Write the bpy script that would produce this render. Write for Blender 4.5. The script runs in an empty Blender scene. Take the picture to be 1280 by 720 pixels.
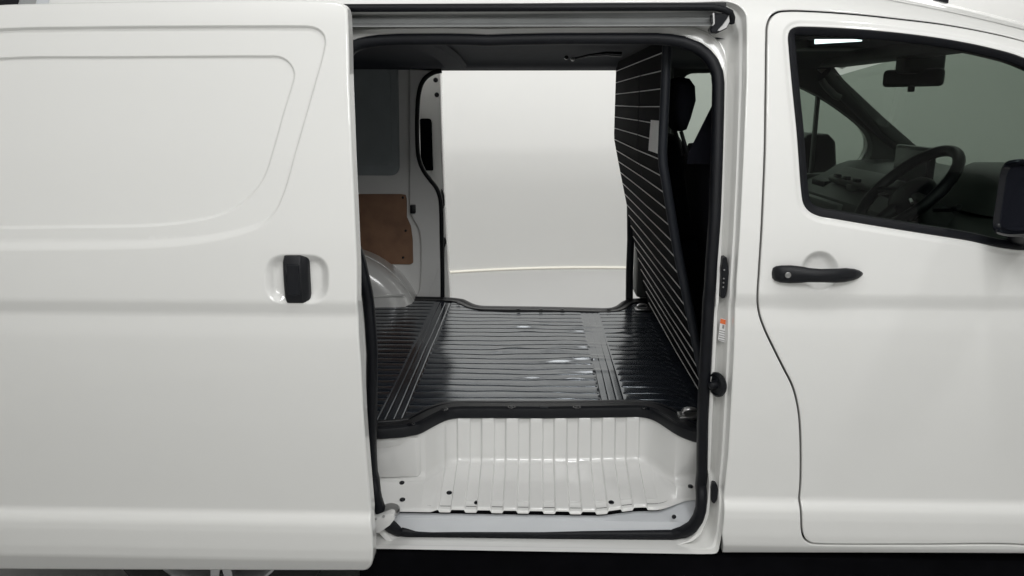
import bpy, bmesh, math, random
import numpy as np
from mathutils import Vector, Matrix
from mathutils.geometry import delaunay_2d_cdt
random.seed(4); rng = np.random.default_rng(4)
R = math.radians
scene = bpy.context.scene
col = scene.collection

# ------------------------------------------------------------------ camera
FPX = 950.0                                   # focal length in pixels of the 1280 px wide photograph
TH = math.atan(230 / FPX)                     # pitch down
PS = math.atan(28 * math.cos(TH) / FPX)       # yaw to the rear of the van
CAM = np.array([0.0, -1.9, 1.52])
ct, st, cp, sp = math.cos(TH), math.sin(TH), math.cos(PS), math.sin(PS)
FW = np.array([-sp*ct, cp*ct, -st]); RT = np.array([cp, sp, 0]); UP = np.array([-sp*st, cp*st, ct])
cam_d = bpy.data.cameras.new('camera'); cam = bpy.data.objects.new('camera', cam_d); col.objects.link(cam)
cam_d.sensor_width = 36.0; cam_d.lens = 36.0 * FPX / 1280; cam_d.clip_start = 0.05; cam_d.clip_end = 100
cam.matrix_world = Matrix(((RT[0], UP[0], -FW[0], CAM[0]), (RT[1], UP[1], -FW[1], CAM[1]), (RT[2], UP[2], -FW[2], CAM[2]), (0, 0, 0, 1)))
scene.camera = cam

# ------------------------------------------------------------------ world, lights, exposure
world = bpy.data.worlds.new('World'); scene.world = world; world.use_nodes = True
world.node_tree.nodes['Background'].inputs[0].default_value = (0.9, 0.95, 1.0, 1)
world.node_tree.nodes['Background'].inputs[1].default_value = 0.02
def area(name, loc, rot, sx, sy, power, color=(1, 1, 1)):
    d = bpy.data.lights.new(name, 'AREA'); d.shape = 'RECTANGLE'; d.size = sx; d.size_y = sy; d.energy = power; d.color = color
    o = bpy.data.objects.new(name, d); col.objects.link(o); o.location = loc; o.rotation_euler = rot
    return o
area('ceiling_softbox', (0.6, 4.1, 3.9), (R(-14), 0, 0), 6.0, 1.6, 148, (1.0, 0.995, 0.985))
area('ceiling_softbox', (0.6, -1.6, 3.93), (R(6), 0, 0), 6.0, 2.0, 9, (1.0, 0.995, 0.985))
area('front_softbox', (0.5, -2.45, 2.70), (R(62), 0, R(2)), 1.3, 0.8, 33, (1.0, 1.0, 0.995))
for x_ in (-1.0, 0.6, 2.2): area('ceiling_spot', (x_, -1.2, 3.85), (R(16), 0, 0), 0.22, 0.22, 11, (1.0, 1.0, 1.0))
vs = scene.view_settings
vs.view_transform = 'Standard'; vs.look = 'None'; vs.gamma = 1.0; vs.exposure = 0.07; vs.use_curve_mapping = False

# ------------------------------------------------------------------ pixel helpers (photograph pixel -> world)
def ray(px, py):
    return FW + (px-640)/FPX*RT + (360-py)/FPX*UP
def W(px, py, y):
    d = ray(px, py); return CAM + d*((y-CAM[1])/d[1])
def Wz(px, py, z):
    d = ray(px, py); return CAM + d*((z-CAM[2])/d[2])
def Wx(px, py, x):
    d = ray(px, py); return CAM + d*((x-CAM[0])/d[0])

# ------------------------------------------------------------------ materials
def mat(name, c, rough=0.5, metal=0.0, coat=0.0, spec=0.5, var=0.0, vscale=8.0, bump=0.0, bscale=200.0, emit=None, es=0.0, rvar=0.0, ior=1.5):
    m = bpy.data.materials.new(name); m.use_nodes = True
    nt = m.node_tree; b = nt.nodes['Principled BSDF']
    b.inputs['Base Color'].default_value = (*c, 1); b.inputs['Roughness'].default_value = rough
    b.inputs['Metallic'].default_value = metal; b.inputs['Coat Weight'].default_value = coat
    b.inputs['Coat Roughness'].default_value = 0.04; b.inputs['IOR'].default_value = ior; b.inputs['Specular IOR Level'].default_value = spec
    if emit: b.inputs['Emission Color'].default_value = (*emit, 1); b.inputs['Emission Strength'].default_value = es
    if var or bump or rvar:
        tc = nt.nodes.new('ShaderNodeTexCoord')
    if var or rvar:
        n = nt.nodes.new('ShaderNodeTexNoise'); n.inputs['Scale'].default_value = vscale; n.inputs['Detail'].default_value = 5
        nt.links.new(tc.outputs['Object'], n.inputs['Vector'])
    if var:
        rp = nt.nodes.new('ShaderNodeValToRGB'); e = rp.color_ramp.elements
        e[0].position = 0.3; e[1].position = 0.7
        e[0].color = (*[v*(1-var) for v in c], 1); e[1].color = (*[min(1, v*(1+var)) for v in c], 1)
        nt.links.new(n.outputs['Fac'], rp.inputs['Fac']); nt.links.new(rp.outputs['Color'], b.inputs['Base Color'])
    if rvar:
        mr = nt.nodes.new('ShaderNodeMapRange'); mr.inputs['From Min'].default_value = .3; mr.inputs['From Max'].default_value = .7
        mr.inputs['To Min'].default_value = max(0.02, rough-rvar); mr.inputs['To Max'].default_value = rough+rvar
        nt.links.new(n.outputs['Fac'], mr.inputs['Value']); nt.links.new(mr.outputs['Result'], b.inputs['Roughness'])
    if bump:
        n2 = nt.nodes.new('ShaderNodeTexNoise'); n2.inputs['Scale'].default_value = bscale; n2.inputs['Detail'].default_value = 2
        nt.links.new(tc.outputs['Object'], n2.inputs['Vector'])
        bp = nt.nodes.new('ShaderNodeBump'); bp.inputs['Strength'].default_value = bump; bp.inputs['Distance'].default_value = 0.002
        nt.links.new(n2.outputs['Fac'], bp.inputs['Height']); nt.links.new(bp.outputs['Normal'], b.inputs['Normal'])
    return m
def tint_spec(m, c):
    m.node_tree.nodes['Principled BSDF'].inputs['Specular Tint'].default_value = (*c, 1); return m
def glass_mat(name, tint, rough=0.0):
    m = bpy.data.materials.new(name); m.use_nodes = True; nt = m.node_tree
    for n in list(nt.nodes): nt.nodes.remove(n)
    out = nt.nodes.new('ShaderNodeOutputMaterial'); mix = nt.nodes.new('ShaderNodeMixShader')
    fr = nt.nodes.new('ShaderNodeFresnel'); fr.inputs['IOR'].default_value = 1.28
    tr = nt.nodes.new('ShaderNodeBsdfTransparent'); tr.inputs['Color'].default_value = (*tint, 1)
    gl = nt.nodes.new('ShaderNodeBsdfGlossy'); gl.inputs['Roughness'].default_value = rough
    ge = nt.nodes.new('ShaderNodeNewGeometry'); mr = nt.nodes.new('ShaderNodeMapRange')      # same reflectance from both sides of the pane
    mr.inputs['To Min'].default_value = 1.28; mr.inputs['To Max'].default_value = 1/1.28
    nt.links.new(ge.outputs['Backfacing'], mr.inputs['Value']); nt.links.new(mr.outputs['Result'], fr.inputs['IOR'])
    nt.links.new(fr.outputs[0], mix.inputs[0]); nt.links.new(tr.outputs[0], mix.inputs[1]); nt.links.new(gl.outputs[0], mix.inputs[2])
    nt.links.new(mix.outputs[0], out.inputs['Surface'])
    return m
M = dict(
    paint=mat('white_paint', (.80, .80, .78), .40, coat=1.0, var=.010, vscale=1.5),
    inner=mat('inner_white_paint', (.77, .77, .755), .25, coat=.8, var=.03, vscale=4),
    seal=mat('black_rubber_seal', (.0035, .0042, .0065), .5, spec=.25, var=.2, vscale=30, bump=.2, bscale=400),
    plastic=mat('black_plastic', (.0045, .0052, .0075), .42, spec=.32, bump=.25, bscale=900),
    gloss=mat('gloss_black', (.006, .007, .010), .16, spec=.35),
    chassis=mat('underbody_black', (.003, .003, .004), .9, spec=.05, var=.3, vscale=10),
    mat=mat('rubber_mat', (.012, .015, .021), .19, spec=.5, ior=2.0, var=.15, vscale=12, bump=.03, bscale=60, rvar=.03),
    liner=mat('dark_headliner', (.022, .026, .036), .85, var=.12, vscale=20, bump=.3, bscale=700),
    panel=mat('dark_inner_panel', (.33, .365, .38), .5, var=.08, vscale=6),
    bulk=mat('bulkhead_black', (.0010, .0015, .0030), .8, spec=.03, var=.2, vscale=10),
    wire=mat('wire_grey', (.55, .55, .54), .5),
    frame=mat('frame_dark', (.012, .014, .019), .5, spec=.3, bump=.15, bscale=600),
    board=mat('brown_hardboard', (.25, .135, .078), .55, var=.18, vscale=14, bump=.3, bscale=300),
    track=mat('track_grey', (.34, .35, .35), .38, metal=.2, var=.12, vscale=6),
    steel=mat('steel', (.40, .40, .40), .32, metal=1.0, var=.1, vscale=40),
    sill=mat('sill_paint', (.60, .62, .645), .35, coat=.3, var=.04, vscale=5),
    label=mat('label_white', (.72, .72, .72), .6), labelink=mat('label_ink', (.25, .25, .25), .6),
    orange=mat('label_orange', (.72, .16, .05), .5), tag=mat('paper_tag', (.85, .85, .84), .7, var=.05, vscale=30),
    trim=mat('cab_trim', (.060, .066, .063), .55, bump=.3, bscale=600, var=.1, vscale=8),
    trimlight=mat('cab_trim_light', (.17, .18, .17), .5, bump=.3, bscale=600),
    fabric=mat('seat_fabric', (.006, .0065, .010), .9, spec=.1, bump=.6, bscale=900, var=.2, vscale=30),
    tyre=mat('tyre', (.012, .012, .012), .8, bump=.3, bscale=200),
    rim=mat('rim_silver', (.55, .56, .57), .3, metal=.8),
    mirror=mat('mirror_glass', (.06, .065, .09), .06, metal=.7),
    screen=mat('display', (.11, .12, .12), .25),
    lamp=mat('lamp_lens', (.8, .85, .9), .3, emit=(.82, .93, 1.0), es=4.0),
    strip=mat('strip_light', (.9, .88, .8), .4, emit=(1.0, .95, .80), es=0.12),
    side_glass=glass_mat('tinted_side_glass', (.42, .47, .43)), wind_glass=glass_mat('windscreen_glass', (.47, .52, .48)),
    cyc=mat('studio_wall', (.78, .78, .765), .75, var=.02, vscale=.6),
    floor=mat('studio_floor', (.45, .45, .445), .45, var=.03, vscale=1.2, rvar=.06),
)

tint_spec(M['mat'], (.86, .93, 1.0))

# ------------------------------------------------------------------ mesh helpers
def tag(o, label, cat=None, group=None, kind=None):
    if label: o['label'] = label
    if cat: o['category'] = cat
    if group: o['group'] = group
    if kind: o['kind'] = kind
    return o
def make(name, verts, faces, m, parent=None, normals=None, ang=35):
    me = bpy.data.meshes.new(name)
    me.from_pydata([tuple(map(float, v)) for v in verts], [], faces)
    me.polygons.foreach_set('use_smooth', [True]*len(me.polygons))
    me.materials.append(M[m] if isinstance(m, str) else m); me.update()
    if normals is not None: me.normals_split_custom_set_from_vertices([tuple(map(float, n)) for n in normals])
    else: me.set_sharp_from_angle(angle=R(ang))
    o = bpy.data.objects.new(name, me); col.objects.link(o)
    if parent: o.parent = parent
    return o
def from_bm(name, bm, m, parent=None, ang=35):
    bmesh.ops.recalc_face_normals(bm, faces=bm.faces[:])
    me = bpy.data.meshes.new(name); bm.to_mesh(me); bm.free()
    me.polygons.foreach_set('use_smooth', [True]*len(me.polygons))
    me.materials.append(M[m]); me.set_sharp_from_angle(angle=R(ang))
    o = bpy.data.objects.new(name, me); col.objects.link(o)
    if parent: o.parent = parent
    return o
def box(name, lo, hi, m, parent=None, bev=0.004, seg=2, rot=None, taper=None):
    lo = np.array(lo, float); hi = np.array(hi, float); c = (lo+hi)/2; s = hi-lo
    bm = bmesh.new(); bmesh.ops.create_cube(bm, size=1.0)
    for v in bm.verts:
        v.co = Vector(v.co[i]*s[i] for i in range(3))
        if taper: v.co.x *= taper if v.co.z > 0 else 1
    if bev: bmesh.ops.bevel(bm, geom=bm.edges[:], offset=min(bev, min(s)*.45), segments=seg, affect='EDGES', profile=.5)
    if rot: bmesh.ops.transform(bm, matrix=rot, verts=bm.verts)
    bmesh.ops.translate(bm, vec=Vector(c), verts=bm.verts)
    return from_bm(name, bm, m, parent)
def resample(P, step, closed=True):
    P = np.asarray(P, float); Q = np.vstack([P, P[:1]]) if closed else P
    d = np.r_[0, np.cumsum(np.linalg.norm(np.diff(Q, axis=0), axis=1))]
    n = max(8, int(round(d[-1]/step)))
    t = np.linspace(0, d[-1], n+1)[:-1] if closed else np.linspace(0, d[-1], n+1)
    return np.stack([np.interp(t, d, Q[:, k]) for k in range(Q.shape[1])], 1)
def catmull(P, n=10, closed=False):
    P = np.asarray(P, float); N = len(P); out = []
    for i in range(N if closed else N-1):
        if closed: a, b, c, d = P[(i-1) % N], P[i], P[(i+1) % N], P[(i+2) % N]
        else:
            b, c = P[i], P[i+1]; a = P[i-1] if i else 2*b-c; d = P[i+2] if i+2 < N else 2*c-b
        # centripetal
        t0 = 0; t1 = t0+max(1e-6, np.linalg.norm(b-a))**.5; t2 = t1+max(1e-6, np.linalg.norm(c-b))**.5; t3 = t2+max(1e-6, np.linalg.norm(d-c))**.5
        for t in np.linspace(t1, t2, n, endpoint=False):
            A1 = (t1-t)/(t1-t0)*a+(t-t0)/(t1-t0)*b; A2 = (t2-t)/(t2-t1)*b+(t-t1)/(t2-t1)*c; A3 = (t3-t)/(t3-t2)*c+(t-t2)/(t3-t2)*d
            B1 = (t2-t)/(t2-t0)*A1+(t-t0)/(t2-t0)*A2; B2 = (t3-t)/(t3-t1)*A2+(t-t1)/(t3-t1)*A3
            out.append((t2-t)/(t2-t1)*B1+(t-t1)/(t2-t1)*B2)
    if not closed: out.append(P[-1])
    return np.array(out)
def fillet(P, n=6):
    """closed polygon of (x, y, r) corners -> rounded outline"""
    out = []; N = len(P)
    for i in range(N):
        p = np.array(P[i][:2], float); r = P[i][2]
        if r <= 0: out.append(p); continue
        a = np.array(P[i-1][:2], float)-p; b = np.array(P[(i+1) % N][:2], float)-p
        la, lb = np.linalg.norm(a), np.linalg.norm(b); r = min(r, la*.49, lb*.49)
        s, e = p+a/la*r, p+b/lb*r
        for k in range(n+1):
            t = k/n; out.append((1-t)**2*s+2*t*(1-t)*p+t*t*e)
    return np.array(out)
def area2(P):
    return .5*np.sum(P[:, 0]*np.roll(P[:, 1], -1)-np.roll(P[:, 0], -1)*P[:, 1])
def inside(P, x, y):
    c = np.zeros(x.shape, bool); N = len(P)
    for i in range(N):
        x1, y1 = P[i]; x2, y2 = P[(i+1) % N]
        if y1 == y2: continue
        m = (y1 > y) != (y2 > y)
        c ^= m & (x < (x2-x1)*(y-y1)/(y2-y1)+x1)
    return c
def dist(P, x, y, closed=True):
    d = np.full(x.shape, 1e9); N = len(P)
    for i in range(N if closed else N-1):
        a = P[i]; b = P[(i+1) % N]; e = b-a; L = e@e
        if L < 1e-14: continue
        t = np.clip(((x-a[0])*e[0]+(y-a[1])*e[1])/L, 0, 1)
        d = np.minimum(d, (x-a[0]-t*e[0])**2+(y-a[1]-t*e[1])**2)
    return np.sqrt(d)
def sdf(P, x, y):                      # negative inside
    d = dist(P, x, y); return np.where(inside(P, x, y), -d, d)
def loopnormal(P):
    t = np.roll(P, -1, 0)-np.roll(P, 1, 0); t /= np.maximum(1e-9, np.linalg.norm(t, axis=1))[:, None]
    return np.stack([-t[:, 1], t[:, 0]], 1)
def smooth01(t):
    t = np.clip(t, 0, 1); return t*t*(3-2*t)
def skin(name, outline, holes, F, res, m, parent, r=.004, depth=.02, mirror=None, step=.008, refine=(), fine=.002, band=.009):
    """sheet-metal panel over (x, z) with y = F(x, z), rounded and returned edges"""
    loops = []
    for k, L in enumerate([outline]+list(holes)):
        L = resample(L, step); A = area2(L)
        if (A > 0) != (k == 0): L = L[::-1].copy()
        loops.append((L, loopnormal(L)))
    def surf(x, z):
        e = 1e-3; y = F(x, z); fx = (F(x+e, z)-F(x-e, z))/(2*e); fz = (F(x, z+e)-F(x, z-e))/(2*e)
        n = np.stack([fx, -np.ones_like(fx), fz], -1)
        return y, n/np.linalg.norm(n, axis=-1)[..., None]
    ins = [L+n*r for L, n in loops]
    # interior grid
    lo = ins[0].min(0); hi = ins[0].max(0)
    gx, gz = np.meshgrid(np.arange(lo[0]+res/2, hi[0], res), np.arange(lo[1]+res/2, hi[1], res)); gx = gx.ravel(); gz = gz.ravel()
    ok = inside(ins[0], gx, gz)
    for h in ins[1:]: ok &= ~inside(h, gx, gz)
    gx, gz = gx[ok], gz[ok]
    ok = np.ones(gx.shape, bool)
    for h in ins: ok &= dist(h, gx, gz) > .45*res
    gx, gz = gx[ok], gz[ok]
    if len(refine):                               # finer mesh along pressed edges
        fx, fz = np.meshgrid(np.arange(lo[0], hi[0], fine), np.arange(lo[1], hi[1], fine)); fx = fx.ravel(); fz = fz.ravel(); nr = np.zeros(fx.shape, bool); gd = np.zeros(gx.shape, bool)
        for q in refine:
            q = resample(q, .01)
            # coarse cells touched by the outline first, exact distance after
            key = set(); cs = .02
            for p in q:
                for a_ in (-1, 0, 1):
                    for b_ in (-1, 0, 1): key.add((int(p[0]//cs)+a_, int(p[1]//cs)+b_))
            kk = np.array([a_*100000+b_ for a_, b_ in key]); cand = np.isin((fx//cs).astype(int)*100000+(fz//cs).astype(int), kk) & ~nr
            ii = np.where(cand)[0]; nr[ii[dist(q, fx[ii], fz[ii]) < band]] = True
            cand = np.isin((gx//cs).astype(int)*100000+(gz//cs).astype(int), kk); ii = np.where(cand)[0]; gd[ii[dist(q, gx[ii], gz[ii]) < band+fine]] = True
        gx, gz = gx[~gd], gz[~gd]
        fx, fz = fx[nr], fz[nr]; ok = inside(ins[0], fx, fz)
        for h in ins: ok &= dist(h, fx, fz) > fine
        gx = np.r_[gx, fx[ok]]; gz = np.r_[gz, fz[ok]]
    pts = []; edges = []
    for h in ins:
        b = len(pts); n = len(h); pts += [tuple(p) for p in h]; edges += [(b+i, b+(i+1) % n) for i in range(n)]
    nb = len(pts); pts += list(zip(gx.tolist(), gz.tolist()))
    V, _, T, *_ = delaunay_2d_cdt([Vector(p) for p in pts], edges, [], 0, 1e-6)
    V = np.array([tuple(v) for v in V]); T = np.array([t for t in T if len(t) == 3])
    c = V[T].mean(1); ok = inside(ins[0], c[:, 0], c[:, 1])
    for h in ins[1:]: ok &= ~inside(h, c[:, 0], c[:, 1])
    T = T[ok]
    a, b, d = V[T[:, 0]], V[T[:, 1]], V[T[:, 2]]
    cr = (b[:, 0]-a[:, 0])*(d[:, 1]-a[:, 1])-(b[:, 1]-a[:, 1])*(d[:, 0]-a[:, 0])
    T = T[np.abs(cr) > 1e-12]; cr = cr[np.abs(cr) > 1e-12]
    T[cr < 0] = T[cr < 0][:, ::-1]                # ccw in (x, z) -> normal -y
    y, n = surf(V[:, 0], V[:, 1])
    verts = [np.stack([V[:, 0], y, V[:, 1]], 1)]; nrm = [n]; faces = T.tolist(); base = len(V)
    for L, ln in loops:
        N = len(L); rows = []
        for q in (90, 60, 30, 0):
            qq = R(q)
            ys, ns = surf((L+ln*r)[:, 0], (L+ln*r)[:, 1])
            yy = ys+r*(1-math.sin(qq))*1.0 if q < 90 else ys
            nn = math.sin(qq)*ns+math.cos(qq)*np.stack([-ln[:, 0], np.zeros(N), -ln[:, 1]], 1)
            # quarter circle: offset r*(1-cos) from the edge, depth r*(1-sin)
            o2 = r*(1-math.cos(qq)); p = L+ln*o2
            rows.append((np.stack([p[:, 0], yy, p[:, 1]], 1), nn))
        ys, ns = surf((L+ln*r)[:, 0], (L+ln*r)[:, 1])
        for dd in (depth,):
            rows.append((np.stack([L[:, 0], ys+dd, L[:, 1]], 1), np.stack([-ln[:, 0], np.zeros(N), -ln[:, 1]], 1)))
        for k, (p, nn) in enumerate(rows):
            verts.append(p); nrm.append(nn)
            if k:
                b0 = base+(k-1)*N; b1 = base+k*N
                for i in range(N):
                    j = (i+1) % N; faces.append((b0+i, b1+i, b1+j, b0+j))
        base += N*len(rows)
    verts = np.vstack(verts); nrm = np.vstack(nrm)
    if mirror is not None:
        verts[:, 1] = mirror-verts[:, 1]; nrm[:, 1] *= -1; faces = [tuple(f)[::-1] for f in faces]
    return make(name, verts, [tuple(f) for f in faces], m, parent, nrm)
def plate(name, P, m, parent, axis, a0, a1, bev=.002, seg=1):
    """closed 2-D outline extruded along an axis (0: yz, 1: xz, 2: xy)"""
    P = np.asarray(P, float); bm = bmesh.new()
    def pt(p, a): return ((a, p[0], p[1]), (p[0], a, p[1]), (p[0], p[1], a))[axis]
    f = bm.faces.new([bm.verts.new(pt(p, a0)) for p in P]); g = bmesh.ops.extrude_face_region(bm, geom=[f])
    bmesh.ops.translate(bm, vec=Vector(pt((0, 0), a1-a0)), verts=[v for v in g['geom'] if isinstance(v, bmesh.types.BMVert)])
    if bev:
        bmesh.ops.recalc_face_normals(bm, faces=bm.faces[:])
        ed = [e for e in bm.edges if len(e.link_faces) == 2 and e.calc_face_angle(0) > R(40)]
        bmesh.ops.bevel(bm, geom=ed, offset=bev, segments=seg, affect='EDGES', profile=.5, clamp_overlap=True)
    return from_bm(name, bm, m, parent)
def loft(name, rows, m, parent, closed=False, ang=35, flip=False):
    rows = [np.asarray(r, float) for r in rows]; N = len(rows[0]); faces = []
    for k in range(len(rows)-1):
        for i in range(N if closed else N-1):
            j = (i+1) % N; f = (k*N+i, k*N+j, (k+1)*N+j, (k+1)*N+i); faces.append(f[::-1] if flip else f)
    return make(name, np.vstack(rows), faces, m, parent, ang=ang)
def tube(name, P, rad, m, parent=None, n=10, closed=False, sec=None, up=(0, 1, 0), cap=True, ang=50):
    """sweep of a round or given (u, v) section; u lies along up x tangent, v along up"""
    P = np.asarray(P, float); N = len(P); up0 = np.array(up, float)
    if sec is None: sec = [(math.cos(2*math.pi*k/n), math.sin(2*math.pi*k/n)) for k in range(n)]
    S = np.array(sec); K = len(S); verts = []
    rad = np.broadcast_to(np.asarray(rad, float), (N,))
    for i in range(N):
        a = P[(i-1) % N] if (closed or i) else P[i]; b = P[(i+1) % N] if (closed or i < N-1) else P[i]
        t = b-a; t /= np.linalg.norm(t); u = np.cross(up0, t)
        if np.linalg.norm(u) < 1e-4: u = np.cross((1, 0, 0), t)
        u /= np.linalg.norm(u); v = np.cross(t, u)
        verts += [P[i]+rad[i]*(s[0]*u+s[1]*v) for s in S]
    faces = []
    for i in range(N if closed else N-1):
        for k in range(K):
            l = (k+1) % K; j = (i+1) % N; faces.append((i*K+k, i*K+l, j*K+l, j*K+k))
    if cap and not closed: faces += [tuple(range(K))[::-1], tuple((N-1)*K+k for k in range(K))]
    return make(name, verts, faces, m, parent, ang=ang)
def disc(name, c, nrm, rad, h, m, parent, n=20, dome=.3, sx=1.0):
    """low domed plug"""
    q = Vector(nrm).normalized().to_track_quat('Z', 'Y').to_matrix(); rows = []
    for rr, hh in ((1, -.5), (1, .3), (.85, .75), (.5, 1), (.02, 1+dome*.2)):
        rows.append([Vector(c)+q@Vector((rad*rr*sx*math.cos(2*math.pi*k/n), rad*rr*math.sin(2*math.pi*k/n), h*hh)) for k in range(n)])
    return loft(name, [[tuple(p) for p in r] for r in rows], m, parent, closed=True, ang=50)
def lathe(name, prof, c, axis, m, parent, n=32, ang=35):
    """prof: (radius, height along axis)"""
    q = Vector(axis).normalized().to_track_quat('Z', 'Y').to_matrix()
    rows = [[tuple(Vector(c)+q@Vector((r*math.cos(2*math.pi*k/n), r*math.sin(2*math.pi*k/n), h))) for k in range(n)] for r, h in prof]
    return loft(name, rows, m, parent, closed=True, ang=ang)
def empty(name, loc=(0, 0, 0), parent=None):
    o = bpy.data.objects.new(name, None); col.objects.link(o); o.location = loc
    if parent: o.parent = parent
    return o

# ------------------------------------------------------------------ the studio
SC = (0.65, 0.98); SR = 4.2
fl = lathe('floor', [(.001, 0), (1.5, 0), (3, 0), (SR+.02, 0)], (SC[0], SC[1], 0), (0, 0, 1), 'floor', None, n=128); tag(fl, 'round pale grey studio floor', kind='structure')
prof = [(SR, -.01), (SR+.005, .03), (SR+.02, .35), (SR+.03, .75), (SR+.045, 1.06), (SR+.065, 1.16), (SR+.10, 1.30), (SR+.20, 1.8), (SR+.30, 2.4), (SR+.40, 3.1), (SR+.46, 3.6), (SR+.48, 3.85), (SR+.5, 4.0)]
wl = lathe('wall', prof, (SC[0], SC[1], 0), (0, 0, 1), 'cyc', None, n=128); tag(wl, 'curved white studio backdrop wall', kind='structure')
ce = lathe('ceiling', [(SR+.52, 4.0), (2, 4.0), (.001, 4.0)], (SC[0], SC[1], 0), (0, 0, 1), 'cyc', None, n=64); tag(ce, 'white studio ceiling', kind='structure')
th = np.linspace(0, 2*math.pi, 181)[:-1]
ls = tube('light_strip', np.stack([SC[0]+(SR-.004)*np.cos(th), SC[1]+(SR-.004)*np.sin(th), np.full(180, .012)], 1), .012, 'strip', None, closed=True, up=(0, 0, 1), n=6)
tag(ls, 'thin warm light strip along the foot of the curved white wall', 'light strip')

# ------------------------------------------------------------------ van: side surface
van = empty('cargo_van', (.6, .98, 0))
van.matrix_parent_inverse = Matrix()
tag(van, 'white cargo van with its side door slid open, black ribbed cargo floor inside', 'van')
VT = Vector((-.6, -.98, 0))
_pr = np.array([(.24, .060), (.30, .022), (.325, .006), (.36, .001), (.41, .0), (.435, .003), (.450, .012), (.457, .0205), (.463, .022), (.52, .0185), (.60, .0135), (.72, .0065), (.85, .0025), (.95, .003),
                (1.003, .0095), (1.010, .0105), (1.043, .0022), (1.049, .0020), (1.10, .0056), (1.20, .014), (1.40, .041), (1.60, .074), (1.70, .094), (1.76, .113), (1.81, .148), (1.85, .200), (1.88, .262), (1.91, .36), (1.935, .52), (1.95, .75), (1.955, .98)])
_zt = np.arange(.2, 1.96, .001); _yt = np.interp(_zt, _pr[:, 0], _pr[:, 1])
_k = np.exp(-.5*(np.arange(-20, 21)/4.0)**2); _k /= _k.sum()
_ys = np.convolve(np.pad(_yt, 20, mode='edge'), _k, 'valid'); _k2 = np.exp(-.5*(np.arange(-60, 61)/22.0)**2); _k2 /= _k2.sum()
_yw = np.convolve(np.pad(_yt, 60, mode='reflect', reflect_type='odd'), _k2, 'valid')
_w = smooth01((_zt-1.07)/.08)*(1-smooth01((_zt-1.80)/.1)); _w2 = smooth01((_zt-.5)/.06)*(1-smooth01((_zt-.93)/.05)); _w = np.maximum(_w, _w2)
_tab = _ys*(1-_w)+_yw*_w
def prof_y(z): return np.interp(z, _zt, _tab)
def drop(x): return .10*np.maximum(0, x-.05)**2
def zeta(x, z): return z+drop(x)*smooth01((z-1.15)/.45)
def F(x, z): return prof_y(zeta(x, z))
def S(px, py, off=0.0, fn=None):
    fn = fn or F; y = 0.0
    for _ in range(12):
        p = W(px, py, y+off); y = float(fn(np.array([p[0]]), np.array([p[2]]))[0])
    return W(px, py, y+off)
def Sxz(pts, off=0.0):
    return [tuple(S(px, py, off)[[0, 2]]) for px, py in pts]

# ---- aperture paths
O_right = [(933, 24), (933.3, 60), (933, 100), (931, 150), (929, 200), (924, 300), (920.5, 350), (918.3, 385), (917, 440), (914, 500), (910, 570), (905, 630), (903, 668)]
O_top = [(905, 2.2), (870, 3.4), (800, 3.6), (740, 4.0), (600, 5.2), (440, 7.0)]
o_right = Sxz(O_right); o_top = Sxz(O_top)
corner = Sxz([(914, 3.0), (922, 6.5), (928.5, 12), (932, 18)])
ap_top_left = (-.62, o_top[-1][1]+.002)

# ---- front door and window outlines
fd_px = [(949, 340), (947.3, 370), (948, 385), (950.6, 397), (957, 414), (966.5, 434), (980, 461), (990.5, 482), (996.5, 503), (1000, 529), (1001, 600), (1001.6, 640), (1003, 665), (1006.5, 674.5), (1014, 679.3), (1022, 680.4)]
fd_px2 = [(1280, 51.5), (1232, 40), (1179, 30.5), (1126, 24), (1073, 18.3), (1020, 14.5), (985, 13.6), (972, 15.2), (964, 21), (959.3, 32), (958.3, 50), (957.5, 110), (956.5, 180), (953.5, 260)]
fd_bot = Sxz([(1150, 681), (1280, 681.5)])
fd_front = [(1.62, .305), (1.76, .42), (1.90, .62), (1.96, .85), (1.97, 1.05), (1.93, 1.17), (1.80, 1.33), (1.62, 1.495), (1.47, 1.60)]
fd_out = catmull(Sxz(fd_px)+fd_bot+fd_front+Sxz(fd_px2), 8, True)
def tri(P, d):                         # offset a closed loop outwards (ccw positive)
    P = resample(P, .006); n = loopnormal(P)
    return P-n*d if area2(P) > 0 else P+n*d
win_px = [(997, 165), (1000, 205), (1002.8, 240), (1005.5, 255), (1012, 264), (1024, 270), (1046, 274), (1099, 283), (1152, 291.5), (1206, 300), (1280, 313)]
win_front = [(1.45, 1.185), (1.68, 1.155), (1.80, 1.155), (1.82, 1.18), (1.75, 1.27), (1.60, 1.40), (1.42, 1.53)]
win_px2 = [(1280, 72), (1241, 60.5), (1198, 51.5), (1156, 45), (1100, 38.8), (1050, 35.2), (1010, 33.6), (996, 34), (989, 37.5), (986.3, 45), (987, 60), (990.5, 100)]
win_out = catmull(Sxz(win_px)+win_front+Sxz(win_px2), 8, True)

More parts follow.
